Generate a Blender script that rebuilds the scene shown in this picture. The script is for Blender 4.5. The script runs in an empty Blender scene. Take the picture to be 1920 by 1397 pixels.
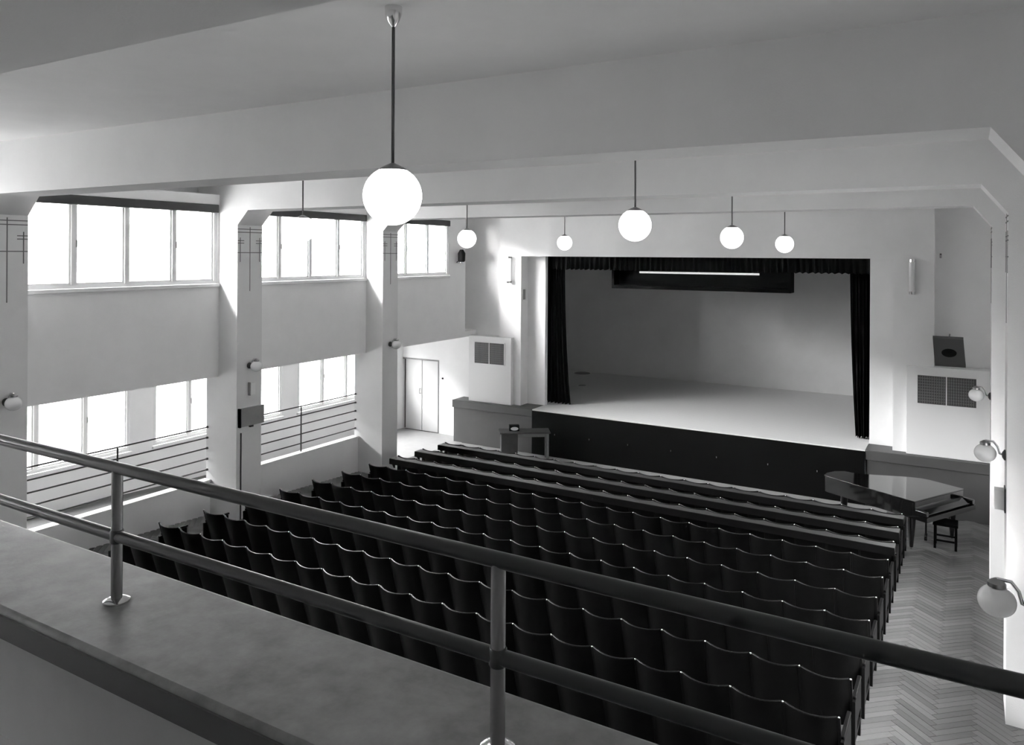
import bpy, bmesh, math, random
from mathutils import Matrix, Vector
random.seed(7)
sc = bpy.context.scene
col = sc.collection

# ------------------------------------------------------------------ scale, camera, light
S = 1.2            # metres per plan unit; plan origin = camera plan position, z = 0 at lens height
Z0 = 4.6           # plan units from lens height down to the lowest floor level
def T(x, y, z): return Vector((x * S, y * S, (z + Z0) * S))

cam = bpy.data.cameras.new('camera')
cam.sensor_width = 36.0
cam.sensor_fit = 'HORIZONTAL'
cam.lens = 1452.2 / 1920 * 36.0
cam.shift_y = (476.4 - 698.5) / 1920
cam.clip_start = 0.05
cam.clip_end = 500
cam_o = bpy.data.objects.new('camera', cam)
col.objects.link(cam_o)
yaw, roll = 0.5337, 0.0054
fw = Vector((-math.sin(yaw), math.cos(yaw), 0)); rt = Vector((math.cos(yaw), math.sin(yaw), 0)); up = Vector((0, 0, 1))
r2 = rt * math.cos(roll) + up * math.sin(roll)
u2 = up * math.cos(roll) - rt * math.sin(roll)
M = Matrix((r2, u2, -fw)).transposed().to_4x4()
M.translation = T(0, 0, 0)
cam_o.matrix_world = M
sc.camera = cam_o

vs = sc.view_settings
vs.view_transform = 'Standard'
vs.look = 'None'
vs.gamma = 1.0
vs.exposure = 0.80
vs.use_curve_mapping = False

SKY = 92.0
world = bpy.data.worlds.new('overcast_sky')
sc.world = world
world.use_nodes = True
bg = world.node_tree.nodes['Background']
bg.inputs[0].default_value = (1, 1, 1, 1)
bg.inputs[1].default_value = SKY

sc.cycles.max_bounces = 10
sc.cycles.diffuse_bounces = 6
sc.cycles.glossy_bounces = 4
sc.cycles.transparent_max_bounces = 12
sc.cycles.sample_clamp_indirect = 6.0
sc.cycles.caustics_reflective = False
sc.cycles.caustics_refractive = False

def portal(x, y0, y1, z0, z1, sgn=1):
    l = bpy.data.lights.new('window_daylight', 'AREA')
    l.shape = 'RECTANGLE'
    l.size = (z1 - z0) * S
    l.size_y = (y1 - y0) * S
    l.cycles.is_portal = True
    o = bpy.data.objects.new('window_daylight', l)
    o.location = T(x, (y0 + y1) / 2, (z0 + z1) / 2)
    o.rotation_euler = (0, -sgn * math.pi / 2, 0)     # faces into the hall
    col.objects.link(o)

# ------------------------------------------------------------------ helpers
def grey(name, v, rough=0.7, metal=0.0, var=0.0, scale=3.0, spec=0.5, bump=0.0, bscale=80.0, emit=0.0, coat=0.0):
    m = bpy.data.materials.new(name)
    m.use_nodes = True
    nt = m.node_tree
    b = nt.nodes['Principled BSDF']
    b.inputs['Base Color'].default_value = (v, v, v, 1)
    b.inputs['Roughness'].default_value = rough
    b.inputs['Metallic'].default_value = metal
    b.inputs['Specular IOR Level'].default_value = spec
    b.inputs['Coat Weight'].default_value = coat
    if emit > 0:
        b.inputs['Emission Color'].default_value = (1, 1, 1, 1)
        b.inputs['Emission Strength'].default_value = emit
    if var > 0 or bump > 0:
        tc = nt.nodes.new('ShaderNodeTexCoord')
    if var > 0:
        n = nt.nodes.new('ShaderNodeTexNoise')
        n.inputs['Scale'].default_value = scale
        n.inputs['Detail'].default_value = 6
        n.inputs['Roughness'].default_value = 0.6
        nt.links.new(tc.outputs['Object'], n.inputs['Vector'])
        r = nt.nodes.new('ShaderNodeMapRange')
        r.inputs['From Min'].default_value = 0.25
        r.inputs['From Max'].default_value = 0.75
        r.inputs['To Min'].default_value = v * (1 - var)
        r.inputs['To Max'].default_value = v * (1 + var)
        nt.links.new(n.outputs['Fac'], r.inputs['Value'])
        c = nt.nodes.new('ShaderNodeCombineColor')
        for k in range(3): nt.links.new(r.outputs[0], c.inputs[k])
        nt.links.new(c.outputs[0], b.inputs['Base Color'])
    if bump > 0:
        n2 = nt.nodes.new('ShaderNodeTexNoise')
        n2.inputs['Scale'].default_value = bscale
        n2.inputs['Detail'].default_value = 3
        nt.links.new(tc.outputs['Object'], n2.inputs['Vector'])
        bp = nt.nodes.new('ShaderNodeBump')
        bp.inputs['Strength'].default_value = bump
        bp.inputs['Distance'].default_value = 0.01
        nt.links.new(n2.outputs['Fac'], bp.inputs['Height'])
        nt.links.new(bp.outputs[0], b.inputs['Normal'])
    return m

M_ = {}
M_['plaster'] = grey('plaster_white', 0.87, 0.85, var=0.03, scale=2.0, bump=0.12)
M_['ceiling'] = grey('plaster_ceiling', 0.78, 0.9, var=0.03, scale=2.0, bump=0.12)
M_['beam'] = grey('plaster_beam', 0.74, 0.85, var=0.03, scale=2.0, bump=0.12)
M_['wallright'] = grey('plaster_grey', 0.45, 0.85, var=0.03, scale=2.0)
M_['white'] = grey('paint_white', 0.82, 0.5)
M_['enamel'] = grey('paint_white_gloss', 0.84, 0.35)
M_['ledge'] = grey('paint_grey', 0.06, 0.55, var=0.06)
M_['black'] = grey('paint_black', 0.003, 0.6, spec=0.06)
M_['seatwood'] = grey('seat_wood_black', 0.0045, 0.42, spec=0.08, var=0.3, scale=14)
M_['seatedge'] = grey('seat_edge_varnish', 0.006, 0.28, spec=0.26)
M_['seatiron'] = grey('seat_iron', 0.004, 0.5, spec=.2)
M_['shelfwood'] = grey('shelf_wood', 0.04, 0.3, spec=.5, var=0.25, scale=10)
M_['velvet'] = grey('velvet_black', 0.004, 0.9, spec=0.1)
M_['cyclorama'] = grey('stage_wall', 0.62, 0.9, var=0.06, scale=1.2)
M_['blind'] = grey('blind_box', 0.022, 0.7)
M_['line'] = grey('painted_line', 0.16, 0.8)
M_['chrome'] = grey('chrome', 0.75, 0.12, metal=1.0)
M_['steel'] = grey('steel', 0.30, 0.3, metal=1.0)
M_['darkmetal'] = grey('dark_metal', 0.07, 0.4, metal=0.6)
M_['rail'] = grey('rail_paint', 0.022, 0.28, spec=0.5)
M_['post'] = grey('post_paint', 0.20, 0.24, spec=0.7)
M_['opal'] = grey('opal_glass_lit', 0.85, 0.25, emit=2.6)
M_['batten_tube'] = grey('batten_tube_lit', 0.8, 0.4, emit=0.35)
M_['tube_lit'] = grey('tube_glass_lit', 0.85, 0.25, emit=1.0)
M_['opal_off'] = grey('opal_glass', 0.80, 0.2)
M_['coping'] = grey('coping_terrazzo', 0.22, 0.42, var=0.45, scale=5.0, bump=0.08)
M_['copedge'] = grey('coping_edge', 0.05, 0.6)
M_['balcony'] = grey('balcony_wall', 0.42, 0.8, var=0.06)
M_['lacquer'] = grey('piano_lacquer', 0.004, 0.08, spec=0.5)
M_['desk'] = grey('desk_wood', 0.05, 0.4, var=0.25, scale=8)
M_['desk_pale_lit'] = grey('desk_wood_pale_lit', 0.16, 0.45, var=0.2, scale=8)  # pale tone of legs and apron, lit tone of the side panel
M_['grille'] = grey('grille_metal', 0.05, 0.6)
M_['board'] = grey('grey_box', 0.22, 0.6, var=0.1)
M_['speaker'] = grey('speaker_board', 0.05, 0.6)
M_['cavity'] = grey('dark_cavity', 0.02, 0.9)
M_['floor_bright'] = grey('floor_brightened', 0.34, 0.45, var=0.08, scale=6)  # pale tone carries window light lying on the floor
M_['plate'] = grey('plate_grey', 0.22, 0.6)
M_['doorpaint'] = grey('door_paint', 0.62, 0.5)
M_['facade'] = grey('facade_pale', 0.65, 0.9)
M_['facadewin'] = grey('facade_glass', 0.35, 0.3)
M_['pavement'] = grey('pavement', 0.22, 0.9)

def glass_mat(name, tint):
    m = bpy.data.materials.new(name)
    m.use_nodes = True
    nt = m.node_tree
    nt.nodes.clear()
    out = nt.nodes.new('ShaderNodeOutputMaterial')
    mix = nt.nodes.new('ShaderNodeMixShader')
    tr = nt.nodes.new('ShaderNodeBsdfTransparent')
    tr.inputs[0].default_value = (tint, tint, tint, 1)
    gl = nt.nodes.new('ShaderNodeBsdfGlossy')
    gl.inputs['Roughness'].default_value = 0.02
    mix.inputs[0].default_value = 0.06
    nt.links.new(tr.outputs[0], mix.inputs[1])
    nt.links.new(gl.outputs[0], mix.inputs[2])
    nt.links.new(mix.outputs[0], out.inputs[0])
    return m
M_['glass'] = glass_mat('window_glass', 0.95)
M_['glass_low'] = glass_mat('window_glass_tinted', 0.52)

def plank_mat(name, use_attr):
    m = bpy.data.materials.new(name)
    m.use_nodes = True
    nt = m.node_tree
    b = nt.nodes['Principled BSDF']
    b.inputs['Roughness'].default_value = 0.42
    b.inputs['Specular IOR Level'].default_value = 0.3
    if use_attr:
        src = nt.nodes.new('ShaderNodeAttribute'); src.attribute_name = 'tone'; o = src.outputs['Fac']
    else:
        src = nt.nodes.new('ShaderNodeObjectInfo'); o = src.outputs['Random']
    tc = nt.nodes.new('ShaderNodeTexCoord')
    n = nt.nodes.new('ShaderNodeTexNoise')
    n.inputs['Scale'].default_value = 18
    mp = nt.nodes.new('ShaderNodeMapping')
    mp.inputs['Scale'].default_value = (0.6, 4, 1)
    nt.links.new(tc.outputs['Object'], mp.inputs[0])
    nt.links.new(mp.outputs[0], n.inputs['Vector'])
    a = nt.nodes.new('ShaderNodeMath'); a.operation = 'MULTIPLY_ADD'
    a.inputs[1].default_value = 0.07
    a.inputs[2].default_value = 0.06
    nt.links.new(o, a.inputs[0])
    a2 = nt.nodes.new('ShaderNodeMath'); a2.operation = 'MULTIPLY_ADD'
    a2.inputs[1].default_value = 0.05
    nt.links.new(n.outputs['Fac'], a2.inputs[0])
    nt.links.new(a.outputs[0], a2.inputs[2])
    c = nt.nodes.new('ShaderNodeCombineColor')
    for k in range(3): nt.links.new(a2.outputs[0], c.inputs[k])
    nt.links.new(c.outputs[0], b.inputs['Base Color'])
    return m
M_['plank'] = plank_mat('parquet_block', False)
M_['plankstuff'] = plank_mat('parquet_field', True)

def stage_floor_mat():
    m = grey('stage_boards', 0.5, 0.5)
    nt = m.node_tree
    b = nt.nodes['Principled BSDF']
    tc = nt.nodes.new('ShaderNodeTexCoord')
    w = nt.nodes.new('ShaderNodeTexWave')
    w.bands_direction = 'Y'
    w.inputs['Scale'].default_value = 2.2
    w.inputs['Distortion'].default_value = 0.6
    w.inputs['Detail'].default_value = 3
    nt.links.new(tc.outputs['Object'], w.inputs['Vector'])
    r = nt.nodes.new('ShaderNodeMapRange')
    r.inputs['To Min'].default_value = 0.74
    r.inputs['To Max'].default_value = 0.82
    nt.links.new(w.outputs['Fac'], r.inputs['Value'])
    c = nt.nodes.new('ShaderNodeCombineColor')
    for k in range(3): nt.links.new(r.outputs[0], c.inputs[k])
    nt.links.new(c.outputs[0], b.inputs['Base Color'])
    return m
M_['stagefloor'] = stage_floor_mat()

class MB:
    def __init__(self):
        self.v = []; self.f = []; self.s = []
    def quad(self, idx, smooth=False):
        self.f.append(tuple(idx)); self.s.append(smooth)
    def hexa(self, pts):                    # 8 points: bottom ring then top ring
        b = len(self.v); self.v += [tuple(p) for p in pts]
        for q in ((3, 2, 1, 0), (4, 5, 6, 7), (0, 1, 5, 4), (1, 2, 6, 5), (2, 3, 7, 6), (3, 0, 4, 7)):
            self.quad([b + i for i in q])
        return self
    def box(self, x0, x1, y0, y1, z0, z1):
        return self.hexa([(x0, y0, z0), (x1, y0, z0), (x1, y1, z0), (x0, y1, z0),
                          (x0, y0, z1), (x1, y0, z1), (x1, y1, z1), (x0, y1, z1)])
    def bar(self, p0, p1, w, d, side=Vector((1, 0, 0))):
        p0, p1 = Vector(p0), Vector(p1)
        t = (p1 - p0).normalized()
        a = (side - t * side.dot(t)).normalized() * (w / 2)
        c = t.cross(a).normalized() * (d / 2)
        return self.hexa([p0 - a - c, p0 + a - c, p0 + a + c, p0 - a + c, p1 - a - c, p1 + a - c, p1 + a + c, p1 - a + c])
    def tube(self, pts, r, n=12, caps=True):
        pts = [Vector(p) for p in pts]
        rad = r if isinstance(r, (list, tuple)) else [r] * len(pts)
        b = len(self.v)
        ref = None
        for i, p in enumerate(pts):
            t = (pts[min(i + 1, len(pts) - 1)] - pts[max(i - 1, 0)]).normalized()
            if ref is None:
                ref = Vector((0, 0, 1)) if abs(t.z) < 0.9 else Vector((1, 0, 0))
            a = (ref - t * ref.dot(t)).normalized()
            c = t.cross(a)
            ref = a
            for k in range(n):
                an = 2 * math.pi * k / n
                self.v.append(tuple(p + (a * math.cos(an) + c * math.sin(an)) * rad[i]))
        for i in range(len(pts) - 1):
            for k in range(n):
                k2 = (k + 1) % n
                self.quad((b + i * n + k, b + i * n + k2, b + (i + 1) * n + k2, b + (i + 1) * n + k), True)
        if caps:
            self.quad([b + k for k in range(n)][::-1])
            self.quad([b + (len(pts) - 1) * n + k for k in range(n)])
        return self
    def lathe(self, c, prof, n=24, axis='Z'):
        b = len(self.v)
        for (r, h) in prof:
            for k in range(n):
                an = 2 * math.pi * k / n
                x, y = r * math.cos(an), r * math.sin(an)
                if axis == 'Z': p = (c[0] + x, c[1] + y, c[2] + h)
                elif axis == 'X': p = (c[0] + h, c[1] + x, c[2] + y)
                else: p = (c[0] + y, c[1] + h, c[2] + x)
                self.v.append(p)
        for i in range(len(prof) - 1):
            for k in range(n):
                k2 = (k + 1) % n
                self.quad((b + i * n + k, b + i * n + k2, b + (i + 1) * n + k2, b + (i + 1) * n + k), True)
        self.quad([b + k for k in range(n)][::-1], True)
        self.quad([b + (len(prof) - 1) * n + k for k in range(n)], True)
        return self
    def sphere(self, c, r, n=24, m=12, axis='Z', cut=math.pi):
        return self.lathe(c, [(max(r * math.sin(t), 1e-4), -r * math.cos(t)) for t in [cut * i / m for i in range(m + 1)]], n, axis)
    def prism(self, poly, axis, a, b_):     # polygon extruded along an axis
        b = len(self.v); n = len(poly)
        for h in (a, b_):
            for (p, q) in poly:
                self.v.append({'X': (h, p, q), 'Y': (p, h, q), 'Z': (p, q, h)}[axis])
        self.quad([b + i for i in range(n)][::-1])
        self.quad([b + n + i for i in range(n)])
        for i in range(n):
            j = (i + 1) % n
            self.quad((b + i, b + j, b + n + j, b + n + i))
        return self
    def holed(self, axis, d0, d1, p0, p1, q0, q1, holes):    # slab with rectangular holes, one connected shell
        ps = sorted({p0, p1, *[h[0] for h in holes], *[h[1] for h in holes]})
        qs = sorted({q0, q1, *[h[2] for h in holes], *[h[3] for h in holes]})
        def solid(i, j):
            if i < 0 or j < 0 or i >= len(ps) - 1 or j >= len(qs) - 1: return False
            a, c = (ps[i] + ps[i + 1]) / 2, (qs[j] + qs[j + 1]) / 2
            return not any(h[0] < a < h[1] and h[2] < c < h[3] for h in holes)
        idx = {}
        def vid(i, j, s):
            if (i, j, s) not in idx:
                d = d1 if s else d0
                idx[(i, j, s)] = len(self.v)
                self.v.append((d, ps[i], qs[j]) if axis == 'X' else (ps[i], d, qs[j]) if axis == 'Y' else (ps[i], qs[j], d))
            return idx[(i, j, s)]
        for i in range(len(ps) - 1):
            for j in range(len(qs) - 1):
                if not solid(i, j): continue
                self.quad((vid(i, j, 0), vid(i, j + 1, 0), vid(i + 1, j + 1, 0), vid(i + 1, j, 0)))
                self.quad((vid(i, j, 1), vid(i + 1, j, 1), vid(i + 1, j + 1, 1), vid(i, j + 1, 1)))
                if not solid(i - 1, j): self.quad((vid(i, j, 0), vid(i, j, 1), vid(i, j + 1, 1), vid(i, j + 1, 0)))
                if not solid(i + 1, j): self.quad((vid(i + 1, j, 0), vid(i + 1, j + 1, 0), vid(i + 1, j + 1, 1), vid(i + 1, j, 1)))
                if not solid(i, j - 1): self.quad((vid(i, j, 0), vid(i + 1, j, 0), vid(i + 1, j, 1), vid(i, j, 1)))
                if not solid(i, j + 1): self.quad((vid(i, j + 1, 0), vid(i, j + 1, 1), vid(i + 1, j + 1, 1), vid(i + 1, j + 1, 0)))
        return self

ORI = {}
def mesh_of(name, mb, mat, origin=(0, 0, 0)):
    me = bpy.data.meshes.new(name)
    o = Vector(origin)
    me.from_pydata([tuple((Vector(p) - o) * S) for p in mb.v], [], mb.f)
    for p, s in zip(me.polygons, mb.s): p.use_smooth = s
    bm = bmesh.new(); bm.from_mesh(me)
    bmesh.ops.recalc_face_normals(bm, faces=bm.faces)
    bm.to_mesh(me); bm.free()
    me.set_sharp_from_angle(angle=0.8)
    me.materials.append(M_[mat] if isinstance(mat, str) else mat)
    return me
def bevel(o, w, seg=2):
    m = o.modifiers.new('bevel', 'BEVEL'); m.width = w * S; m.segments = seg; m.limit_method = 'ANGLE'; m.angle_limit = 0.7
    return o
def tag(o, label=None, cat=None, group=None, kind=None):
    if label: o['label'] = label
    if cat: o['category'] = cat
    if group: o['group'] = group
    if kind: o['kind'] = kind
    return o
def thing(name, label, cat, loc, group=None, kind=None):
    o = bpy.data.objects.new(name, None)
    o.empty_display_size = 0.1
    col.objects.link(o)
    o.location = T(*loc)
    ORI[o.name] = loc
    return tag(o, label, cat, group, kind)
def obj(name, mb, mat, parent=None, loc=None, bev=0):
    """World-plan vertices; a top-level mesh takes its origin at loc, a part at its root's origin."""
    if parent is not None:
        origin = ORI[parent.name]
        o = bpy.data.objects.new(name, mesh_of(name, mb, mat, origin))
        col.objects.link(o)
        o.parent = parent
        ORI[o.name] = origin
    else:
        origin = loc or (0, 0, 0)
        o = bpy.data.objects.new(name, mesh_of(name, mb, mat, origin))
        col.objects.link(o)
        o.location = T(*origin)
        ORI[o.name] = origin
    if bev: bevel(o, bev)
    return o
def struct(name, mb, mat, label, cat, bev=0):
    return tag(obj(name, mb, mat, bev=bev), label, cat, kind='structure')
def copy_tree(o, parent=None):
    c = o.copy(); col.objects.link(c)
    c.parent = parent
    ORI[c.name] = ORI[o.name]
    for ch in list(o.children): copy_tree(ch, c)
    return c
def floor_z(y): return -4.17 - 0.0435 * (y - 6.45)
def B(*a): return MB().box(*a)

# ------------------------------------------------------------------ plan data
PORT = [(-2.60, -2.12), (1.05, 1.53), (4.70, 5.19), (8.36, 8.86), (11.90, 12.37)]   # portal frames, near / far
COLX = [0.30, 0.30, 0.30, 0.30, 0.25]                                              # inner face of the right columns
ZC, ZB = 1.27, 0.67                                                                # ceiling, beam soffit
XW, XL = -10.43, -10.0                                                             # left window wall, pier face
XR = 0.72                                                                          # right wall
YEND = 15.45
BAYS = [(PORT[i][1], PORT[i + 1][0]) for i in range(4)]                            # bay -1, 0, 1, 2
YB = -6.0

# ------------------------------------------------------------------ floor (raked) and parquet
x0, x1, y0, y1 = -13.1, XR, YB, 16.2
fm = MB().hexa([(x0, y0, floor_z(y0) - .3), (x1, y0, floor_z(y0) - .3), (x1, y1, floor_z(y1) - .3), (x0, y1, floor_z(y1) - .3),
                (x0, y0, floor_z(y0) - .018), (x1, y0, floor_z(y0) - .018), (x1, y1, floor_z(y1) - .018), (x0, y1, floor_z(y1) - .018)])
floor = struct('floor', fm, grey('floor_joint', 0.08, 0.7), 'gently sloping herringbone parquet floor of the hall', 'floor')

NB = 6; WB = 0.074; LB = NB * WB
c45 = math.sqrt(0.5)
blocks = []
for m_ in range(-40, 40):
    for k in range(-330, 330):
        for kind, (a, b, la, lb) in ((0, (k + 2 * NB * m_, k, NB, 1)), (1, (k + NB + 2 * NB * m_, k - NB + 1, 1, NB))):
            ca, cb = (a + la / 2) * WB, (b + lb / 2) * WB
            X, Y = (ca - cb) * c45 - 4.0, (ca + cb) * c45 + 8.0
            if -10.6 < X < XR - .05 and 5.2 < Y < 15.42 or -12.75 < X <= -10.6 and 12.2 < Y < 15.95:
                blocks.append((X, Y, kind))
blocks = sorted(set((round(X, 4), round(Y, 4), kd) for X, Y, kd in blocks))
aisle = [b for b in blocks if b[0] > -0.95 and b[1] > 6.6 and b[0] < 0.28 + max(0, (b[1] - 8.2)) * 0]
aisle.sort(key=lambda b: b[1])
single = aisle[:300]
sset = set(single)
g = 0.0022
def plank_box(L, W):
    return MB().box(-L / 2 + g, L / 2 - g, -W / 2 + g, W / 2 - g, -0.016, 0.0)
plank_me = mesh_of('plank', plank_box(LB, WB), 'plank')
tilt = Matrix.Rotation(math.atan(-0.0435), 4, 'X')
for X, Y, kd in single:
    o = bpy.data.objects.new('plank', plank_me)
    col.objects.link(o)
    o.parent = floor
    o.matrix_local = Matrix.Translation(Vector((X, Y, floor_z(Y) + random.uniform(0, .0015))) * S) @ tilt @ Matrix.Rotation(math.radians(45 if kd == 0 else -45), 4, 'Z')
pm = MB(); tones = []
for X, Y, kd in blocks:
    if (X, Y, kd) in sset: continue
    d = Vector((c45, c45)) if kd == 0 else Vector((c45, -c45))
    n = Vector((-d.y, d.x))
    pts = []
    for dz in (-0.016, 0.0):
        for sa, sb in ((-1, -1), (1, -1), (1, 1), (-1, 1)):
            p = Vector((X, Y)) + d * sa * (LB / 2 - g) + n * sb * (WB / 2 - g)
            pts.append((p.x, p.y, floor_z(p.y) + dz))
    pm.hexa(pts)
    tones += [random.random()] * 6
pf = obj('parquet_field', pm, 'plankstuff', floor)
at_ = pf.data.attributes.new('tone', 'FLOAT', 'FACE')
at_.data.foreach_set('value', tones)
tag(pf, kind='stuff')

def slab_on_floor(x0, x1, y0, y1, th=.004):
    return MB().hexa([(x0, y0, floor_z(y0) - .01), (x1, y0, floor_z(y0) - .01), (x1, y1, floor_z(y1) - .01), (x0, y1, floor_z(y1) - .01),
                      (x0, y0, floor_z(y0) + th), (x1, y0, floor_z(y0) + th), (x1, y1, floor_z(y1) + th), (x0, y1, floor_z(y1) + th)])
struct('floor_lit_strip', slab_on_floor(-10.55, -1.25, 14.42, 15.48), 'floor_bright', 'floor strip along the black stage front, window light put into its pale colour', 'floor')  # added slab: daylight before the stage is painted into its colour
struct('floor_lit_lobby', slab_on_floor(-12.79, -10.56, 12.40, 16.06), 'floor_bright', 'floor before the double door, its colour paled for daylight', 'floor')  # paler slab imitates light flooding in from the low windows

# ------------------------------------------------------------------ ceiling, walls, portal frames
struct('ceiling', B(-11.25, XR + .3, YB - .3, 16.3, ZC, ZC + .15), 'ceiling', 'flat grey-white plastered ceiling between the beams', 'ceiling')
wl_holes = []
UPW = []                                        # upper windows: bay edges, mullions
for (a, b) in BAYS:
    UPW.append((a + .05, b - .05, 4))
UPW.append((PORT[4][1] + .05, 14.74, 3))
ZS, ZT = -0.50, 0.72
for (a, b, n) in UPW: wl_holes.append((a, b, ZS, ZT))
struct('wall_left', MB().holed('X', XW - .42, XW, YB, YEND, -2.0, .93, wl_holes), 'plaster', 'white plastered upper wall holding the high windows', 'wall')
struct('wall_left_top', MB().prism([(-11.25, .86), (-10.851, .86), (-10.851, .93), (-11.0, .93), (-11.0, ZC), (-11.25, ZC)], 'Y', YB, YEND), 'plaster', 'shadowed strip of wall above the high windows', 'wall')
struct('ceiling_corridor', B(-13.1, XW - .01, YB, 16.07, -2.0, -1.86), 'plaster', 'low plastered ceiling of the side corridor', 'ceiling')
LOW = []
cs = [(p[0] + p[1]) / 2 for p in PORT] + [15.72]
for i in range(5): LOW.append((cs[i] + .23, cs[i + 1] - .23))
LOW = LOW[1:]
ZLS, ZLT = -3.53, -2.15
struct('wall_corridor', MB().holed('X', -13.1, -12.8, YB, 16.2, -5.0, -2.0, [(a, b, ZLS, ZLT) for a, b in LOW]), 'plaster', 'white outer wall of the side corridor below the high windows', 'wall')
RTW = [(a + .75, b - .75) for a, b in BAYS[2:]]
ZRS, ZRT = -2.55, -1.15
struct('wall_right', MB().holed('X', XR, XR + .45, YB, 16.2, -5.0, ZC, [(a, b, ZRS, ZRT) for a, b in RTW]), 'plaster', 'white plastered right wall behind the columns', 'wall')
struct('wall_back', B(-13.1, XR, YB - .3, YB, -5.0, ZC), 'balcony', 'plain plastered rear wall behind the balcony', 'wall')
WHERE = ['behind the balcony', 'above the balcony front', 'over the rear seat rows', 'over the middle seat rows', 'over the front seat rows beside the stage']
for i, ((a, b), cx) in enumerate(zip(PORT, COLX)):
    zb = -5.0
    poly = [(-10.72, zb), (XL, zb), (XL, .44), (-9.76, ZB), (cx - .21, ZB), (cx, .40), (cx, zb), (XR, zb), (XR, ZC), (-10.95, ZC), (-10.95, .93), (-10.72, .93)]
    t = struct('trim_%d' % (i + 1), MB().prism(poly, 'Y', a, b), 'beam', 'plastered portal frame of two piers and a chamfered ceiling beam ' + WHERE[i], 'beam')
    # thin painted ornament lines on the pier face
    if i < 2: continue
    for side in (0, 1):
        xx = XL if side == 0 else cx
        def strip(ya, yb, za, zb_):
            m = B(xx - .004, xx + .004, a + ya, a + yb, za, zb_)
            obj('painted_line', m, 'line', t)
        w = b - a; h = .006
        for z in (.375, .325): strip(0.0, w, z - h, z + h)
        strip(0.0, w, .0 - h, .0 + h)
        strip(w / 2 - h, w / 2 + h, -.62, .41)
        for ya, yb, yc in ((0.0, .13, .055), (w - .13, w, w - .055)):
            strip(ya, yb, .185, .185 + 2 * h); strip(ya, yb, .145, .145 + 2 * h)
            strip(yc - h, yc + h, -.15, .24)

# ------------------------------------------------------------------ windows
WN = [0]
def window(x, a, b, z0, z1, n, upper, label):
    WN[0] += 1
    r = thing('window_%d' % WN[0], label, 'window', (x, (a + b) / 2, z0), kind='structure')
    fw_ = .05
    pitch = (b - a) / n
    holes = []
    for k in range(n):
        holes.append((a + k * pitch + (fw_ if k == 0 else .03), a + (k + 1) * pitch - (fw_ if k == n - 1 else .03), z0 + fw_, z1 - fw_))
    obj('frame', MB().holed('X', x - .09, x - .01, a, b, z0, z1, holes), 'white', r)
    for k, h in enumerate(holes):
        s = .028
        q = (h[0] + s, h[1] - s, h[2] + s, h[3] - s)
        sash = obj('sash', MB().holed('X', x - .075, x - .03, h[0], h[1], h[2], h[3], [q]), 'white', r)
        obj('pane', B(x - .056, x - .050, q[0], q[1], q[2], q[3]), 'glass' if upper else 'glass_low', sash)
        if k % 2 == 1:
            obj('handle', MB().box(x - .03, x - .005, h[0] + .004, h[0] + .02, (z0 + z1) / 2 - .05, (z0 + z1) / 2 + .05), 'steel', sash)
    obj('sill', B(x - .02, x + .045, a - .03, b + .03, z0 - .055, z0 + .002), 'white', r, bev=.008)
    if upper:
        obj('blind_box', B(x - .02, x + .06, a + .0, b - .0, ZT - .085, ZT + .045), 'blind', r, bev=.01)
    portal(x - .30, a, b, z0, z1)
    return r
NM = ['in the bay behind the balcony', 'in the bay over the balcony front', 'above the longer rear stretch of wall rail', 'between the two middle piers', 'beside the stage, three panes wide']
for (a, b, n), w in zip(UPW, NM):
    window(XW, a, b, ZS, ZT, n, True, 'high white casement window with dark blind box ' + w)
NL = ['beneath the balcony', 'behind the rear guard rail', 'behind the middle guard rail', 'nearest the double door']
for (a, b), w in zip(LOW, NL):
    window(-12.8, a, b, ZLS, ZLT, 4, False, 'low bright corridor window ' + w)

def window_right(a, b, label):
    WN[0] += 1
    x = XR; n = 3
    r = thing('window_%d' % WN[0], label, 'window', (x, (a + b) / 2, ZRS), kind='structure')
    pitch = (b - a) / n
    holes = [(a + k * pitch + (.05 if k == 0 else .03), a + (k + 1) * pitch - (.05 if k == n - 1 else .03), ZRS + .05, ZRT - .05) for k in range(n)]
    obj('frame', MB().holed('X', x + .06, x + .14, a, b, ZRS, ZRT, holes), 'white', r)
    for h in holes:
        obj('pane', B(x + .097, x + .103, *h), 'glass', r)
    obj('sill', B(x - .04, x + .06, a - .03, b + .03, ZRS - .05, ZRS + .002), 'white', r)
    portal(x + .43, a, b, ZRS, ZRT, -1)
for (a, b), w in zip(RTW, ('beside the rear seat rows', 'beside the middle seat rows')):
    window_right(a, b, 'tall window in the right wall ' + w)

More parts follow.
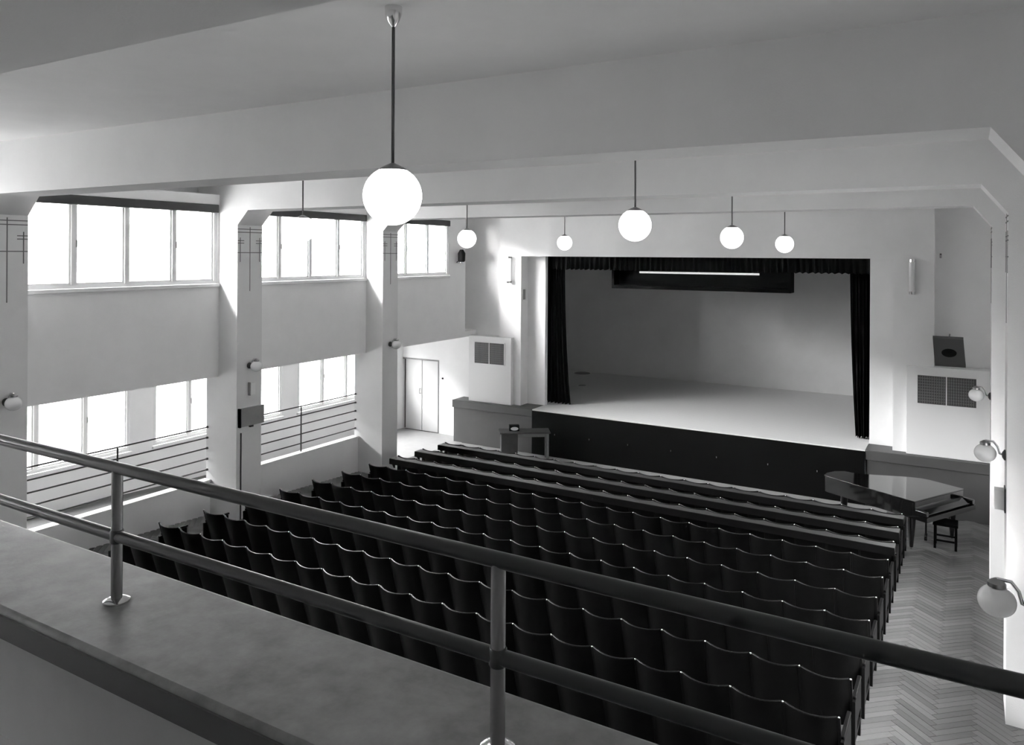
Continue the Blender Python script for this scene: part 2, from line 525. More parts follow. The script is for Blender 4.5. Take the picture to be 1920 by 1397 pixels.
# ------------------------------------------------------------------ corridor parapets and rails
PZ = -3.72
for i, (a, b) in enumerate(BAYS[1:]):
    p = MB().hexa([(-10.72, a, -4.9), (-10.62, a, -4.9), (-10.62, b, -4.9), (-10.72, b, -4.9), (-10.72, a, PZ), (-10.62, a, PZ), (-10.62, b, PZ), (-10.72, b, PZ)])
    w = ['under the balcony', 'beside the rear seat rows', 'beside the middle seat rows'][i]
    r = struct('wall_parapet_%d' % (i + 1), p, 'plaster', 'low white parapet wall between two piers ' + w, 'parapet')
    obj('capping', B(-10.75, -10.595, a, b, PZ - .0, PZ + .03), 'enamel', r)
    if i == 0: continue
    g_ = thing('guard_rail', 'thin five-bar metal guard rail on the low parapet ' + w, 'railing', (-10.69, (a + b) / 2, PZ + .03), 'corridor guard rails')
    for z in (-2.85, -3.02, -3.19, -3.365, -3.54):
        o = obj('rail_bar', MB().tube([(-10.685, a + .005, z), (-10.685, b - .005, z)], .0115, 8), 'darkmetal', g_)
        obj('wall_flange', MB().tube([(-10.685, b - .022, z), (-10.685, b - .002, z)], .02, 10), 'darkmetal', o)
    ym = (a + b) / 2 + .03
    obj('post', MB().tube([(-10.685, ym, PZ + .03), (-10.685, ym, -2.85)], .013, 8), 'darkmetal', g_)

# ------------------------------------------------------------------ end of corridor: wall and double door
YD = 16.07
DX0, DX1, DZ0, DZ1 = -12.90, -11.64, floor_z(YD) + .0, -2.72
struct('wall_corridor_end', MB().holed('Y', YD, YD + .25, -13.1, -10.85, -5.0, -2.0, [(DX0, DX1, -5.0 + 1e-3, DZ1)]), 'plaster', 'white end wall of the corridor around the double door', 'wall')
d = thing('door_1', 'white double door with thin dark frame at the corridor end', 'door', ((DX0 + DX1) / 2, YD, DZ0), kind='structure')
fr = MB().prism([(DX0, DZ0), (DX0, DZ1), (DX1, DZ1), (DX1, DZ0), (DX1 - .03, DZ0), (DX1 - .03, DZ1 - .035), (DX0 + .03, DZ1 - .035), (DX0 + .03, DZ0)], 'Y', YD - .012, YD + .12)
obj('door_frame', fr, 'board', d)
xm = -12.20
for (xa, xb) in ((DX0 + .17, xm - .011), (xm + .011, DX1 - .04)):
    lf = obj('door_leaf', B(xa, xb, YD + .03, YD + .07, DZ0 + .01, DZ1 - .04), 'doorpaint', d)
    if xb < xm:
        obj('handle', MB().tube([(xm - .05, YD + .03, -3.62), (xm - .05, YD - .02, -3.62), (xm - .05, YD - .02, -3.50), (xm - .05, YD + .03, -3.50)], .009, 8), 'steel', lf)
obj('leak_block', B(DX0 - .1, DX1 + .1, YD + .26, YD + .30, -5.0, -2.0), 'cavity', d)  # unseen block added behind the door to seal out stray daylight
obj('reveal_shade', B(DX0 + .03, DX0 + .165, YD + .08, YD + .10, DZ0 + .01, DZ1 - .04), 'cavity', d)  # dark sheet stands in for the shade beside the left leaf
p = (-11.52, YD, -3.17)
tag(obj('bell_button', MB().lathe(p, [(.022, 0.0), (.022, -.02), (.012, -.03)], 14, 'Y'), 'black', loc=p), 'small round dark bell button beside the double door', 'bell button')

# ------------------------------------------------------------------ stage house
ZSF = -3.55
YP, YQ = 15.74, 16.07
struct('wall_stage', MB().prism([(-9.64, ZSF), (-9.05, ZSF), (-9.05, -.05), (-1.20, -.05), (-1.20, ZSF), (-.54, ZSF), (-.54, ZC), (-9.64, ZC)], 'Y', YP, YQ), 'plaster', 'white plastered wall framing the stage opening', 'wall')
struct('wall_stage_inner', MB().prism([(-10.84, ZSF - .3), (-8.58, ZSF - .3), (-8.58, .0), (-1.62, .0), (-1.62, ZSF - .3), (2.0, ZSF - .3), (2.0, 1.6), (-10.84, 1.6)], 'Y', YQ, YQ + .12), 'plaster', 'stepped inner plaster frame of the stage opening', 'wall')
struct('wall_stage_recess_1', B(-11.0, -9.64, YQ - .08, YQ, ZSF, ZC), 'plaster', 'recessed wall panel between window wall and stage opening', 'wall')
struct('wall_stage_recess_2', B(-.54, XR, YQ - .08, YQ, ZSF, ZC), 'plaster', 'recessed wall panel between stage opening and right columns', 'wall')
struct('wall_left_end', B(-11.2, -10.85, YEND, YQ, -1.95, ZC), 'plaster', 'narrow return of the window wall beside the stage', 'wall')
YBK = 21.35
struct('wall_stage_back', B(-12.0, 2.0, YBK, YBK + .2, ZSF - .2, 1.6), 'cyclorama', 'grey smooth back wall of the stage', 'wall')
struct('wall_stage_left', B(-11.0, -10.8, YQ + .12, YBK, ZSF - .2, 1.6), 'cyclorama', 'side wall of the stage behind the gathered curtain', 'wall')
struct('wall_stage_right', B(1.8, 2.0, YQ + .12, YBK, ZSF - .2, 1.6), 'cyclorama', 'side wall of the stage behind the hanging right curtain', 'wall')
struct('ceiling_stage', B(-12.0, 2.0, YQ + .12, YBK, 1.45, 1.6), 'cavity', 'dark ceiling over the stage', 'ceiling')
sf = MB().prism([(-8.60, 15.5), (-1.63, 15.5), (-1.63, YQ), (1.95, YQ), (1.95, YBK), (-10.86, YBK), (-10.86, YQ), (-8.60, YQ)], 'Z', -4.9, ZSF)
struct('floor_stage', sf, 'stagefloor', 'pale boarded stage floor', 'stage')
r = struct('wall_stage_front', B(-8.60, -1.63, 15.485, 15.499, -4.8, ZSF - .025), 'black', 'black front face of the stage below the boards', 'stage front')
for k, (px_) in enumerate((-8.0, -7.15, -6.25, -5.3, -4.35, -3.35, -2.45)):
    obj('hook', MB().tube([(px_, 15.485, -4.06), (px_, 15.46, -4.06), (px_, 15.455, -4.03)], .010, 8), 'chrome', r)
for i, (xa, xb, lab) in enumerate(((-10.83, -8.60, 'grey plinth wall with capping left of the black stage front, beside the desk'), (-1.63, XR, 'grey plinth wall with capping behind the grand piano'))):
    r = struct('wall_plinth_%d' % (i + 1), B(xa + .03, xb, 15.53, YQ - .08, -4.8, -3.73), 'ledge', lab, 'plinth')
    obj('capping', B(xa, xb, 15.50, YQ + .0, -3.73, -3.551), 'ledge', r, bev=.01)

# ventilation boxes either side of the stage
def vent(xa, xb, ga, gb, lab):
    t = thing('ventilation_box', lab, 'vent', ((xa + xb) / 2, 15.62, ZSF), 'ventilation boxes beside the stage')
    obj('body', B(xa, xb, 15.62, 15.98, ZSF + .001, -1.97), 'white', t, bev=.006)
    gz0, gz1 = -2.62, -2.12
    gr = obj('grille', B(ga, gb, 15.612, 15.62, gz0, gz1), 'grille', t)
    m = MB()
    for k in range(1, 10):
        z = gz0 + (gz1 - gz0) * k / 10
        q = ga + .01; n = 0
        while q < gb - .03:
            m.box(q, q + .026, 15.606, 15.613, z - .0035, z + .0035); q += .036; n += 1
    for k in range(1, 24):
        q = ga + (gb - ga) * k / 24
        m.box(q - .0025, q + .0025, 15.608, 15.613, gz0 + .01, gz1 - .01)
    lat = obj('lattice', m, M_['board'], gr); tag(lat, kind='stuff')
    xm_ = (ga + gb) / 2
    obj('centre_bar', B(xm_ - .009, xm_ + .009, 15.600, 15.614, gz0, gz1), 'white', gr)
    obj('rim', MB().holed('Y', 15.604, 15.622, ga - .02, gb + .02, gz0 - .02, gz1 + .02, [(ga, gb, gz0, gz1)]), 'white', gr)
vent(-10.43, -9.24, -10.25, -9.43, 'white ventilation box with dark grille above the plinth by the desk')
vent(-.97, XR - .01, -.79, .11, 'white ventilation box with dark grille above the plinth by the piano')

# tubular wall lamps
def tubelamp(x, lab, lit):
    t = thing('tube_wall_lamp', lab, 'wall lamp', (x, YP, -.68), 'tube lamps beside the stage opening')
    obj('back_plate', B(x - .02, x + .02, YP - .03, YP, -.68, -.06), 'chrome', t)
    tb = obj('glass_tube', MB().tube([(x, YP - .10, -.64), (x, YP - .10, -.10)], .048, 20), 'tube_lit' if lit else 'opal_off', t)
    for z in (-.66, -.08):
        obj('end_cap', MB().tube([(x, YP - .10, z - .024), (x, YP - .10, z + .024)], .05, 20).box(x - .02, x + .02, YP - .07, YP - .001, z - .015, z + .015), 'chrome', t)
tubelamp(-9.33, 'glowing tube wall lamp in chrome brackets by the gathered curtain', True)
tubelamp(-.89, 'unlit white tube wall lamp above the tilted loudspeaker', False)

# small framed niche on the stage reveal
p = (-9.05, 15.86, -.94)
t = thing('signal_box', 'small pale framed signal box on the stage reveal', 'signal box', p)
obj('frame', MB().holed('X', -9.052, -9.03, 15.77, 15.96, -1.10, -.80, [(15.80, 15.93, -1.07, -.83)]), 'white', t)
obj('dark_panel', B(-9.05, -9.04, 15.80, 15.93, -1.07, -.83), 'board', t)

# tilted loudspeaker on the right vent box
t = thing('loudspeaker', 'dark square loudspeaker board tilted forward above the ventilation box', 'loudspeaker', (-.30, 15.55, -1.95))
tl, tr, bl, br = Vector((-.535, 15.0, -1.39)), Vector((-.085, 15.0, -1.39)), Vector((-.52, 15.58, -1.93)), Vector((-.05, 15.58, -1.93))
nrm = (tr - tl).cross(bl - tl).normalized()
if nrm.y > 0: nrm = -nrm
th = -nrm * .05
obj('baffle', MB().hexa([bl + th, br + th, br, bl, tl + th, tr + th, tr, tl]), 'speaker', t)
cc = (tl + tr + bl + br) / 4
ring = MB()
e1 = (tr - tl).normalized(); e2 = nrm.cross(e1)
def ringpts(r_, off): return [cc + nrm * off + (e1 * math.cos(a) + e2 * math.sin(a)) * r_ for a in [2 * math.pi * k / 24 for k in range(24)]]
for r_, off in ((.115, .0005), (.112, .008), (.06, .004), (.02, .010)):
    ring.v += [tuple(q) for q in ringpts(r_, off)]
for i in range(3):
    for k in range(24):
        k2 = (k + 1) % 24
        ring.quad((i * 24 + k, i * 24 + k2, (i + 1) * 24 + k2, (i + 1) * 24 + k), True)
ring.quad([72 + k for k in range(24)])
obj('cone', ring, 'black', t)
obj('strut', MB().tube([(-.30, 15.08, -1.45), (-.30, 15.98, -1.40)], .012, 8), 'darkmetal', t)

# curtains, valance, light batten
def drape(name, pts_top, pts_bot, z0, z1, label, cat, amp=.03, folds=9, y=16.44, nz=14, flare=2.2):
    m = MB(); nx = folds * 8
    (xa, xb), (xc, xd) = pts_top, pts_bot
    for s, off in ((0, 0), (1, .014)):
        for j in range(nz + 1):
            tz = j / nz; z = z0 + (z1 - z0) * tz
            k = (1 - tz) ** flare
            a_, b_ = xa + (xc - xa) * k, xb + (xd - xb) * k
            for i in range(nx + 1):
                u = i / nx
                ph = u * folds * 2 * math.pi
                m.v.append((a_ + (b_ - a_) * u + amp * .3 * math.sin(ph * .5 + 3 * tz), y + off + amp * (1 + .8 * k) * math.sin(ph + .5 * math.sin(4 * tz + u * 5)), z + (.012 * math.sin(ph) if j == 0 else 0)))
    N = (nx + 1) * (nz + 1)
    for s in (0, 1):
        for j in range(nz):
            for i in range(nx):
                a_ = s * N + j * (nx + 1) + i
                m.quad((a_, a_ + 1, a_ + nx + 2, a_ + nx + 1), True)
    for i in range(nx):
        for j in (0, nz):
            a_ = j * (nx + 1) + i; m.quad((a_, a_ + 1, N + a_ + 1, N + a_))
    for j in range(nz):
        for i in (0, nx):
            a_ = j * (nx + 1) + i; m.quad((a_, a_ + nx + 1, N + a_ + nx + 1, N + a_))
    return tag(obj(name, m, 'velvet', loc=((xa + xb) / 2, y, z0)), label, cat)
drape('stage_curtain', (-8.72, -8.26), (-8.74, -8.08), ZSF + .02, -.02, 'black pleated stage curtain flaring at its foot beside the signal box', 'curtain', folds=7)
drape('stage_curtain', (-2.02, -1.50), (-1.90, -1.56), ZSF + .02, -.02, 'black straight stage curtain on the piano side of the opening', 'curtain', folds=8)
drape('valance', (-8.80, -1.50), (-8.80, -1.50), -.345, -.02, 'black pleated valance across the top of the stage opening', 'valance', amp=.022, folds=60, y=16.24, nz=2)
t = thing('light_batten', 'dark box-shaped light batten with a pale tube hung over the stage', 'stage light', (-5.2, 17.3, -.80))
obj('housing', B(-7.34, -3.26, 17.42, 17.5, -.80, .2).box(-7.34, -7.28, 17.1, 17.42, -.80, .2).box(-3.32, -3.26, 17.1, 17.42, -.80, .2).box(-7.28, -3.32, 17.1, 17.42, -.80, -.72), 'black', t)
obj('tube', MB().tube([(-6.66, 17.16, -.41), (-3.92, 17.16, -.41)], .022, 10), 'batten_tube', t)
for x in (-6.5, -4.1):
    obj('hanger', MB().tube([(x, 17.46, .2), (x, 17.46, 1.45)], .012, 8), 'darkmetal', t)
for x in (-6.5, -5.3, -4.1):
    obj('tube_bracket', MB().tube([(x, 17.18, -.41), (x, 17.42, -.36)], .010, 8), 'darkmetal', t)
for (x, y, rx, ry, lab) in ((-9.95, 21.0, .24, .12, 'flat dark floor plate on the stage by the back wall'), (-9.0, 19.0, .11, .10, 'small dark floor socket plate on the stage boards')):
    tag(obj('floor_plate', MB().lathe((x, y, ZSF), [(rx, .0005), (rx * .95, .012), (rx * .3, .014)], 20), 'plate', loc=(x, y, ZSF)), lab, 'floor plate')

# ------------------------------------------------------------------ pendant lamps
RG = .1515
def pendant(x, y, z, lab):
    t = thing('pendant_lamp', lab, 'lamp', (x, y, z), 'globe pendant lamps')
    obj('ceiling_cup', MB().lathe((x, y, ZC), [(.045, -.0005), (.044, -.035), (.030, -.075), (.010, -.105)], 24), 'chrome', t)
    obj('rod', MB().tube([(x, y, ZC - .1), (x, y, z + RG)], .0085, 10), 'darkmetal', t)
    zc = RG * math.cos(.48)
    obj('globe_cap', MB().lathe((x, y, z), [(RG * math.sin(.48) + .004, zc - .004), (RG * math.sin(.48) + .004, zc + .004), (.035, zc + .024), (.012, zc + .034)], 24), 'steel', t)
    obj('globe', MB().lathe((x, y, z), [(max(RG * math.sin(a), 1e-4), -RG * math.cos(a)) for a in [(math.pi - .5) * i / 18 for i in range(19)]], 32), 'opal', t)
pendant(-2.56, 3.12, .296, 'white globe pendant lamp on the column side, nearest the balcony rail')
pendant(-6.95, 6.78, .290, 'white globe pendant lamp in front of the middle high window')
pendant(-2.68, 6.78, .275, 'white globe pendant lamp on the column side, second from the balcony')
pendant(-6.98, 10.38, .244, 'white globe pendant lamp beside the three-pane high window')
pendant(-2.73, 10.38, .237, 'white globe pendant lamp on the column side, third from the balcony')
pendant(-6.99, 13.9, .232, 'white globe pendant lamp above the gathered curtain end of the stage')
pendant(-2.75, 13.9, .198, 'white globe pendant lamp above the piano end of the stage')

# ------------------------------------------------------------------ globe wall lamps on the piers
def sconce(x, y, z, sgn, lab):
    r = .093
    t = thing('globe_wall_lamp', lab, 'wall lamp', (x, y, z), 'globe wall lamps on the piers')
    obj('wall_mount', MB().lathe((x, y, z), [(.05, 0), (.05, sgn * .012), (.022, sgn * .03)], 18, 'X'), 'darkmetal', t)
    cx = x + sgn * .165
    obj('arm', MB().tube([(x + sgn * .02, y, z), (x + sgn * .05, y, z + .01), (x + sgn * .065, y, z + .07), (x + sgn * .10, y, z + .115), (cx, y, z + .118)], .010, 10), 'chrome', t)
    obj('collar', MB().lathe((cx, y, z), [(.045, .078), (.045, .100), (.015, .12)], 18), 'steel', t)
    obj('globe', MB().lathe((cx, y, z), [(max(r * math.sin(a), 1e-4), -r * .92 * math.cos(a)) for a in [(math.pi - .45) * i / 16 for i in range(17)]], 28), 'opal_off', t)
for (a, b), w in zip(PORT[2:], ('beside the rear guard rail', 'between the two guard rails', 'next to the double door')):
    sconce(XL, (a + b) / 2, -1.82, 1, 'small white globe wall lamp on the pier ' + w)
for (a, b), cx, w in zip(PORT[2:], COLX[2:], ('nearest the balcony', 'in the middle of the right side', 'before the ventilation box')):
    sconce(cx, (a + b) / 2, -1.86, -1, 'small white globe wall lamp on the column ' + w)

# fittings on piers and columns
p = (XL, 8.63, -2.78)
t = thing('wall_box', 'flat grey rectangular box on the pier between the guard rails', 'box', p)
obj('case', B(XL, XL + .05, 8.385, 8.875, -2.78, -2.49), 'board', t)
obj('side_strip', B(XL, XL + .055, 8.385, 8.41, -2.785, -2.485), 'black', t)
obj('front_panel', B(XL + .05, XL + .055, 8.43, 8.87, -2.765, -2.505), 'board', t)
obj('cable_outlet', B(XL + .005, XL + .05, 8.60, 8.66, -2.81, -2.781), 'darkmetal', t)
t = thing('switch_box', 'small white switch box under the globe lamp on the middle pier', 'switch box', (XL, 8.63, -2.29))
obj('case', B(XL, XL + .05, 8.60, 8.69, -2.29, -2.10), 'white', t)
obj('side_plate', B(XL, XL + .052, 8.585, 8.60, -2.30, -2.09), 'board', t)
tag(obj('conduit_pipe', MB().tube([(XL + .012, 8.44, -2.88), (XL + .012, 8.44, floor_z(8.44) + .001)], .011, 8), 'darkmetal', loc=(XL, 8.44, floor_z(8.44))), 'thin dark conduit running down the pier below the grey box', 'conduit')
t = thing('switch_box', 'small white switch box with dark edges on the right column', 'switch box', (COLX[3], 8.6, -2.37))
obj('case', B(COLX[3] - .09, COLX[3] - .012, 8.54, 8.66, -2.36, -2.18), 'white', t)
obj('back_plate', B(COLX[3] - .012, COLX[3], 8.52, 8.68, -2.38, -2.16), 'darkmetal', t)
# spotlight bracket by the last window, hook opposite
t = thing('wall_spotlight', 'dark spiky wall spotlight bracket next to the three-pane window', 'spotlight', (XW, 15.08, -.25))
obj('bracket', MB().tube([(XW, 15.08, -.20), (XW + .10, 15.08, -.16), (XW + .14, 15.10, -.02)], .012, 8), 'darkmetal', t)
obj('lamp_head', MB().lathe((XW + .13, 15.10, -.06), [(.03, -.15), (.085, -.11), (.09, .07), (.04, .16)], 16), 'black', t)
obj('lens_rim', MB().lathe((XW + .13, 15.10, -.20), [(.05, -.015), (.055, .0), (.05, .02)], 16), 'chrome', t)
t = thing('wall_hook', 'tiny dark metal hook high on the recessed wall by the columns', 'hook', (-.45, 15.99, -.02))
obj('hook_plate', B(-.465, -.435, 15.975, 15.99, -.03, .05), 'darkmetal', t)
obj('hook_ring', MB().tube([(-.45, 15.98, .0), (-.45, 15.95, -.02), (-.45, 15.95, .03)], .007, 8), 'chrome', t)

# ------------------------------------------------------------------ auditorium seats
SW = .411; XS0 = -9.06; NS = 20; HB = .64
def fz(y): return -.0435 * y
def make_seat():
    t = thing('auditorium_seat', 'x', 'seat', (0, 0, 0))
    m = MB(); nx, nz = 12, 5
    for s, off in ((0, 0), (1, .016)):
        for j in range(nz + 1):
            tz = j / nz
            for i in range(nx + 1):
                u = 2 * i / nx - 1
                z = .20 + (HB - .20) * tz + (.010 * u * u if j == nz else 0)
                m.v.append((u * (SW / 2 - .0112), .13 * (1 - tz) - .058 * (1 - u * u) + off, z))
    N = (nx + 1) * (nz + 1)
    for s in (0, 1):
        for j in range(nz):
            for i in range(nx):
                a = s * N + j * (nx + 1) + i; m.quad((a, a + 1, a + nx + 2, a + nx + 1), True)
    for i in range(nx):
        for j in (0, nz):
            a = j * (nx + 1) + i; m.quad((a, a + 1, N + a + 1, N + a))
    for j in range(nz):
        for i in (0, nx):
            a = j * (nx + 1) + i; m.quad((a, a + nx + 1, N + a + nx + 1, N + a))
    back = obj('backrest', m, 'seatwood', t)
    ep = [(u * (SW / 2 - .0155), -.058 * (1 - u * u) + .008, HB + .010 * u * u) for u in [2 * i / 10 - 1 for i in range(11)]]
    obj('top_edge', MB().tube(ep, .0085, 8), 'seatedge', back)
    m = MB()
    pr = [(.150, .27), (.180, .27), (.130, .53), (.100, .53)]      # folded-up seat panel, in y / z
    m.prism(pr, 'X', -SW / 2 + .03, SW / 2 - .03)
    obj('folded_seat', m, 'seatwood', t, bev=.006)
    stand(t, -SW / 2)
    return t
def stand(t, x):
    m = MB()
    # one connected outline: foot bar, rear post following the back
    pr = [(.03, fz(.03)), (.43, fz(.43)), (.43, fz(.43) + .03), (.175, fz(.175) + .045), (.155, .28), (.020, HB + .008), (.000, HB + .008), (.130, .22), (.135, fz(.13) + .045), (.03, fz(.03) + .03)]
    m.prism(pr, 'X', x - .010, x + .010)
    obj('stand', m, 'seatiron', t)
    obj('bolt', MB().sphere((x, .004, HB + .012), .0095, 10, 6), 'chrome', t)
def end_panel(t, x):
    m = MB().holed('X', x - .012, x + .012, .02, .43, fz(.43), .46, [(.16, .39, .15, .23), (.05, .39, fz(.43) - .001, .12)])
    obj('end_panel', m, 'seatwood', t)
    obj('armrest', B(x - .020, x + .012, .06, .45, .461, .485), 'seatwood', t, bev=.006)
seat0 = make_seat()
ROWS = []
ORD = ['last', 'seventh', 'sixth', 'fifth', 'fourth', 'third', 'second', 'first']
for i in range(8):
    ROWS.append((5.66 + .682 * i, 'black folding seat in the %s plain row behind the shelf-backed rows' % ORD[i], 'seats of the %s plain row' % ORD[i]))
for i, q in enumerate(('third', 'second', 'front')):
    ROWS.append((11.24 + .745 * i, 'black folding seat in the shelf-backed %s row from the stage' % q, 'seats of the shelf-backed %s row' % q))
ends = []
first = True
for y, lab, grp in ROWS:
    for k in range(NS):
        o = seat0 if first else copy_tree(seat0)
        first = False
        o.location = T(XS0 + SW * (k + .5), y, floor_z(y))
        o['label'] = lab; o['group'] = grp
        if k in (0, NS - 1): ends.append((o, k, lab))
for o, k, lab in ends:
    ORI[o.name] = (0, 0, 0)
    if k == 0:
        end_panel(o, -SW / 2 - .0225)
        o['label'] = lab.replace('folding seat', 'end seat on the window side')
    else:
        stand(o, SW / 2); end_panel(o, SW / 2 + .0225)
        o['label'] = lab.replace('folding seat', 'end seat on the column side')
for i, q in enumerate(('third', 'second', 'front')):
    y = ROWS[8 + i][0]
    zt = floor_z(y) + HB
    t = thing('writing_shelf', 'long narrow dark writing shelf behind the seat backs of the %s row' % q, 'shelf', ((XS0 + 4.11), y, zt), 'writing shelves')
    xa, xb = XS0 - .03, XS0 + SW * NS + .03
    m = MB(); nn = 12 * NS + 2
    for z in (zt - .03, zt):
        xs = [xa] + [XS0 + SW * k / 12 for k in range(12 * NS + 1)] + [xb]
        us = [1.0] + [2 * ((k % 12) / 12) - 1 for k in range(12 * NS + 1)] + [1.0]
        for x, u in zip(xs, us): m.v.append((x, y - .010 - .060 * (1 - u * u), z))
        for x in xs: m.v.append((x, y - .20, z))
    n1 = nn + 1
    for k in range(nn):
        for b0 in (0, 2 * n1):
            m.quad((b0 + k, b0 + k + 1, b0 + n1 + k + 1, b0 + n1 + k))
        m.quad((k, k + 1, 2 * n1 + k + 1, 2 * n1 + k))
        m.quad((n1 + k, n1 + k + 1, 3 * n1 + k + 1, 3 * n1 + k))
    for k in (0, nn):
        m.quad((k, n1 + k, 3 * n1 + k, 2 * n1 + k))
    obj('board', m, 'shelfwood', t)
    obj('front_lip', B(xa, xb, y - .215, y - .20, zt - .10, zt - .002), 'black', t)
    for x in (xa + .01, xb - .01):
        obj('end_bracket', MB().prism([(y - .20, zt - .031), (y - .075, zt - .031), (y - .07, zt - .20), (y - .09, zt - .20)], 'X', x - .01, x + .01), 'seatwood', t)

# ------------------------------------------------------------------ desk with projector box
A = math.radians(34.7)
o = Vector((-8.82, 14.44)); e = Vector((math.cos(A), math.sin(A))); n = Vector((-math.sin(A), math.cos(A)))
zf = floor_z(14.9)
def dbox(a0, a1, b0, b1, z0, z1, mb=None):
    m = mb or MB(); pts = []
    for z in (z0, z1):
        for a, b in ((a0, b0), (a1, b0), (a1, b1), (a0, b1)):
            q = o + e * a + n * b; pts.append((q.x, q.y, z))
    return m.hexa(pts)
zt = zf + .63
q = o + e * .55 + n * .2
t = thing('desk', 'dark wooden desk with one pedestal standing before the stage plinth', 'desk', (q.x, q.y, zf))
obj('desk_top', dbox(0, 1.12, 0, .42, zt - .035, zt), 'desk', t, bev=.005)
ped = obj('pedestal', dbox(.05, .40, .03, .39, zf + .012, zt - .036), 'desk', t)
obj('lit_side_panel', dbox(.035, .049, .03, .39, zf + .012, zt - .036), 'desk_pale_lit', ped)  # light falling on this side is painted in as a paler panel
obj('apron', dbox(.401, 1.08, .04, .055, zt - .11, zt - .036), 'desk_pale_lit', t)
for (a, b) in ((1.06, .04), (1.06, .38)):
    q = o + e * a + n * b
    obj('leg', dbox(a - .025, a + .025, b - .025, b + .025, floor_z(q.y), zt - .036), 'desk_pale_lit', t)
q = o + e * .32 + n * .2
t = thing('slide_projector', 'small black box with a bright oval front on the desk', 'projector', (q.x, q.y, zt))
obj('case', dbox(.22, .44, .14, .28, zt + .001, zt + .125), 'black', t, bev=.005)
m = MB(); pts = []
for dd in (.139, .13):
    for k in range(20):
        an = 2 * math.pi * k / 20
        w_ = o + e * (.335 + .085 * math.cos(an)) + n * dd
        m.v.append((w_.x, w_.y, zt + .055 + .038 * math.sin(an)))
m.quad(list(range(20))); m.quad(list(range(20, 40))[::-1])
for k in range(20): m.quad((k, (k + 1) % 20, 20 + (k + 1) % 20, 20 + k))
obj('oval_front', m, 'opal_off', t)

# ------------------------------------------------------------------ grand piano and stool
A2 = math.radians(151)
K0 = Vector((-.69, 13.14)); dv = Vector((math.cos(A2), math.sin(A2))); kv = Vector((-dv.y, dv.x)) * -1
kv = Vector((.485, .875)).normalized()
zf = floor_z(13.9)
def P2(a, b): return K0 + dv * a + kv * b             # a: depth from keyboard edge, b: along the keyboard
WK = 1.28; LP = 1.66
def outline(grow=0.0, a0=0.0):
    pts = [(a0, -grow), (a0, WK + grow)]
    pts += [(.55, WK + grow)]
    for k in range(1, 9):                             # S-curved treble side
        u = k / 8
        pts.append((.55 + (LP - .62) * u, WK + grow - (WK - .50) * (u * u * (3 - 2 * u)) * (1 if u < 1 else 1)))
    pts += [(LP + grow, .36), (LP + grow * 1.2, .16), (LP - .06 + grow, .02 - grow), (LP - .12, -grow)]
    return pts
def pprism(pts, z0, z1):
    return MB().prism([tuple(P2(a, b)) for a, b in pts], 'Z', z0, z1)
c_ = P2(.8, .6)
t = thing('grand_piano', 'black lacquered grand piano with closed lid before the stage', 'piano', (c_.x, c_.y, zf))
zl = zf + .80
obj('case', pprism(outline(), zl - .27, zl - .02), 'lacquer', t)
obj('lid', pprism(outline(.012, .0), zl - .018, zl), 'lacquer', t, bev=.004)
obj('keybed', pprism([(-.19, -.005), (-.001, -.005), (-.001, WK + .005), (-.19, WK + .005)], zl - .27, zl - .20), 'lacquer', t)
for b in (-.005, WK - .06):
    obj('cheek_block', pprism([(-.18, b), (-.001, b), (-.001, b + .065), (-.18, b + .065)], zl - .199, zl - .12), 'lacquer', t, bev=.012)
m = MB()
pa = [(-.001, zl - .12), (-.001, zl - .16), (-.15, zl - .185), (-.15, zl - .17)]
b0, b1 = .061, WK - .061
pts = []
for b in (b0, b1):
    for a, z in pa: w_ = P2(a, b); pts.append((w_.x, w_.y, z))
m.v = pts
m.quad((0, 1, 2, 3)); m.quad((4, 5, 6, 7)[::-1])
for k in range(4): m.quad((k, (k + 1) % 4, 4 + (k + 1) % 4, 4 + k))
obj('fallboard', m, 'lacquer', t)
for (a, b) in ((.12, .10), (.12, WK - .10), (LP - .28, .22)):
    w_ = P2(a, b); zz = floor_z(w_.y)
    L = obj('leg', MB().tube([(w_.x, w_.y, zz + .035), (w_.x, w_.y, zz + .10), (w_.x, w_.y, zz + .38), (w_.x, w_.y, zl - .269)], [.026, .032, .055, .062], 8), 'lacquer', t)
    obj('caster', MB().tube([(w_.x - .012, w_.y, zz + .02), (w_.x + .012, w_.y, zz + .02)], .02, 12), 'chrome', L)
w_ = P2(.22, WK / 2)
ly = obj('pedal_lyre', MB().box(w_.x - .02, w_.x + .02, w_.y - .09, w_.y + .09, zf + .05, zf + .11), 'lacquer', t)
for s in (-.05, .05):
    obj('lyre_post', MB().tube([(w_.x, w_.y + s, zf + .11), (w_.x, w_.y + s * 1.3, zl - .27)], .012, 8), 'lacquer', ly)
for s in (-.05, .05):
    obj('pedal', MB().box(w_.x + .02, w_.x + .10, w_.y + s - .012, w_.y + s + .012, zf + .055, zf + .07), 'chrome', ly)
sx, sy = -.30, 13.70
zf2 = floor_z(sy)
t = thing('piano_stool', 'small dark wooden four-legged stool tucked under the piano keyboard', 'stool', (sx, sy, zf2))
obj('seat', B(sx - .17, sx + .17, sy - .16, sy + .16, zf2 + .36, zf2 + .40), 'black', t, bev=.008)
for a in (-.14, .14):
    for b in (-.13, .13):
        obj('leg', B(sx + a - .017, sx + a + .017, sy + b - .017, sy + b + .017, floor_z(sy + b), zf2 + .36), 'black', t)
for b in (-.13, .13):
    obj('stretcher', B(sx - .122, sx + .122, sy + b - .01, sy + b + .01, zf2 + .12, zf2 + .145), 'black', t)

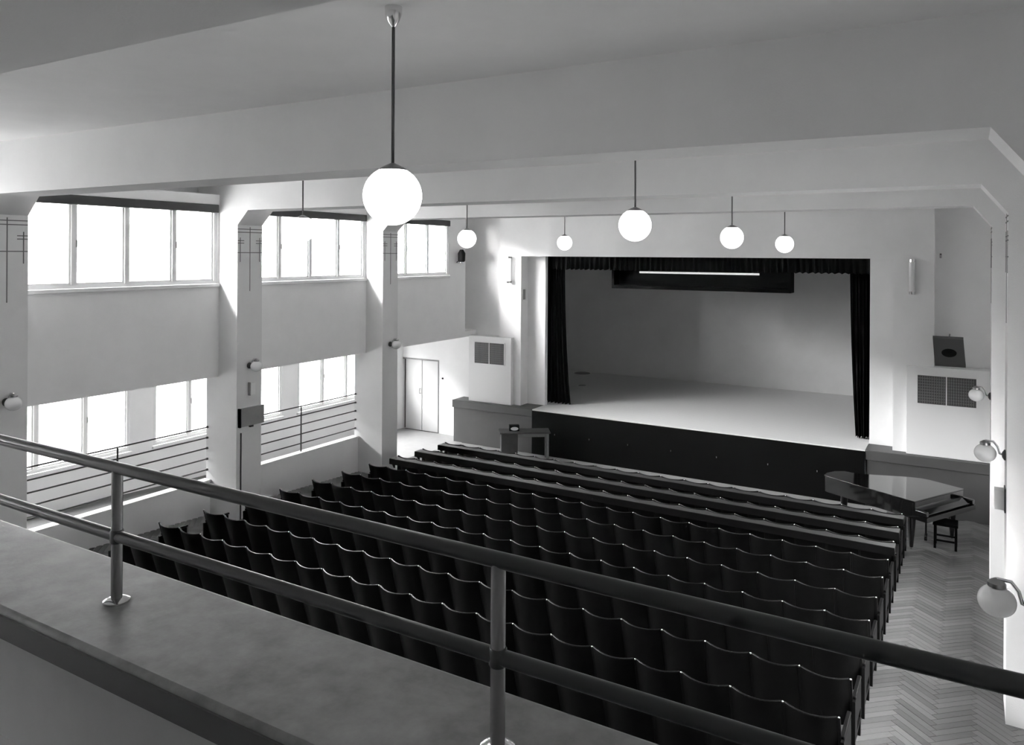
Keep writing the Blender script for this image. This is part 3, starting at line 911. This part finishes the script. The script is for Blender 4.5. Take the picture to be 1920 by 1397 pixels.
# ------------------------------------------------------------------ balcony: parapet, coping, rail
ZP = -1.275
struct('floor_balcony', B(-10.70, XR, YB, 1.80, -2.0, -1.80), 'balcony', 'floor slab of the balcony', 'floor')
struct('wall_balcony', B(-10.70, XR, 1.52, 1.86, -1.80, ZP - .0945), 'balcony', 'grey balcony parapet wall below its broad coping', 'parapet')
cp = struct('trim_coping', B(-10.70, XR, 1.45, 1.95, ZP - .07, ZP), 'coping', 'broad mottled grey coping on the balcony parapet', 'coping', bev=.022)
obj('dark_edge', B(-10.70, XR, 1.441, 1.4495, ZP - .094, ZP - .016), 'copedge', cp)
obj('under_edge', B(-10.70, XR, 1.4496, 1.93, ZP - .094, ZP - .0701), 'copedge', cp)
t = thing('balcony_railing', 'dark two-bar tubular railing on the balcony coping', 'railing', (-5.0, 1.70, ZP))
for z, r_ in ((-.787, .0215), (-1.035, .0205)):
    obj('rail', MB().tube([(-10.69, 1.70, z), (XR - .01, 1.70, z)], r_, 20), 'rail', t)
for k in range(6):
    x = -1.04 - 1.63 * k
    ps = obj('post', MB().tube([(x, 1.70, ZP + .001), (x, 1.70, -.79)], .0195, 20), 'post', t)
    obj('base_flange', MB().lathe((x, 1.70, ZP), [(.046, .0005), (.046, .008), (.036, .014), (.021, .018)], 24), 'chrome', ps)
    obj('joint_collar', MB().lathe((x, 1.70, -1.035), [(.0215, -.024), (.0235, -.020), (.0235, .020), (.0215, .024)], 20), 'rail', ps)

# ------------------------------------------------------------------ outside
struct('ground_street', B(XR + .5, 60, -50, 70, -5.6, -5.5), 'pavement', 'pale paved yard outside the right wall', 'ground')
struct('ground', B(-70, -13.15, -50, 70, -5.6, -5.5), 'pavement', 'pale paved street outside the windows', 'ground')

XB = -32.0
bl = thing('apartment_building', 'pale building across the street seen faintly through the windows', 'building', (XB, 5, -5.5))
obj('facade', B(XB - 6, XB, -45, 60, -5.5, 6.5), 'facade', bl)
wm = mesh_of('window', MB().box(0, .06, -.6, .6, 0, 1.9), 'facadewin')
for k in range(16):
    for j, z in enumerate((-4.2, -1.2, 1.8)):
        w = bpy.data.objects.new('window', wm); col.objects.link(w); w.parent = bl
        w.location = Vector((0, -24 + k * 3.2, z + 5.5)) * S
XB2 = 16.0
b2 = thing('apartment_building', 'unseen pale block added to soften daylight at the right wall', 'building', (XB2, 5, -5.5))  # unseen building shape, added to soften daylight entering the right windows
b2.name = 'daylight_blocker'
ORI[b2.name] = (XB2, 5, -5.5)
obj('facade', B(XB2, XB2 + 6, -45, 60, -5.5, 9.0), 'facade', b2)  # body of the added unseen block
for k in range(16):
    for j, z in enumerate((-4.2, -1.2, 1.8, 4.8)):
        w = bpy.data.objects.new('window', wm); col.objects.link(w); w.parent = b2  # window shapes on the added unseen block
        w.location = Vector((-.05, -24 + k * 3.2, z + 5.5)) * S
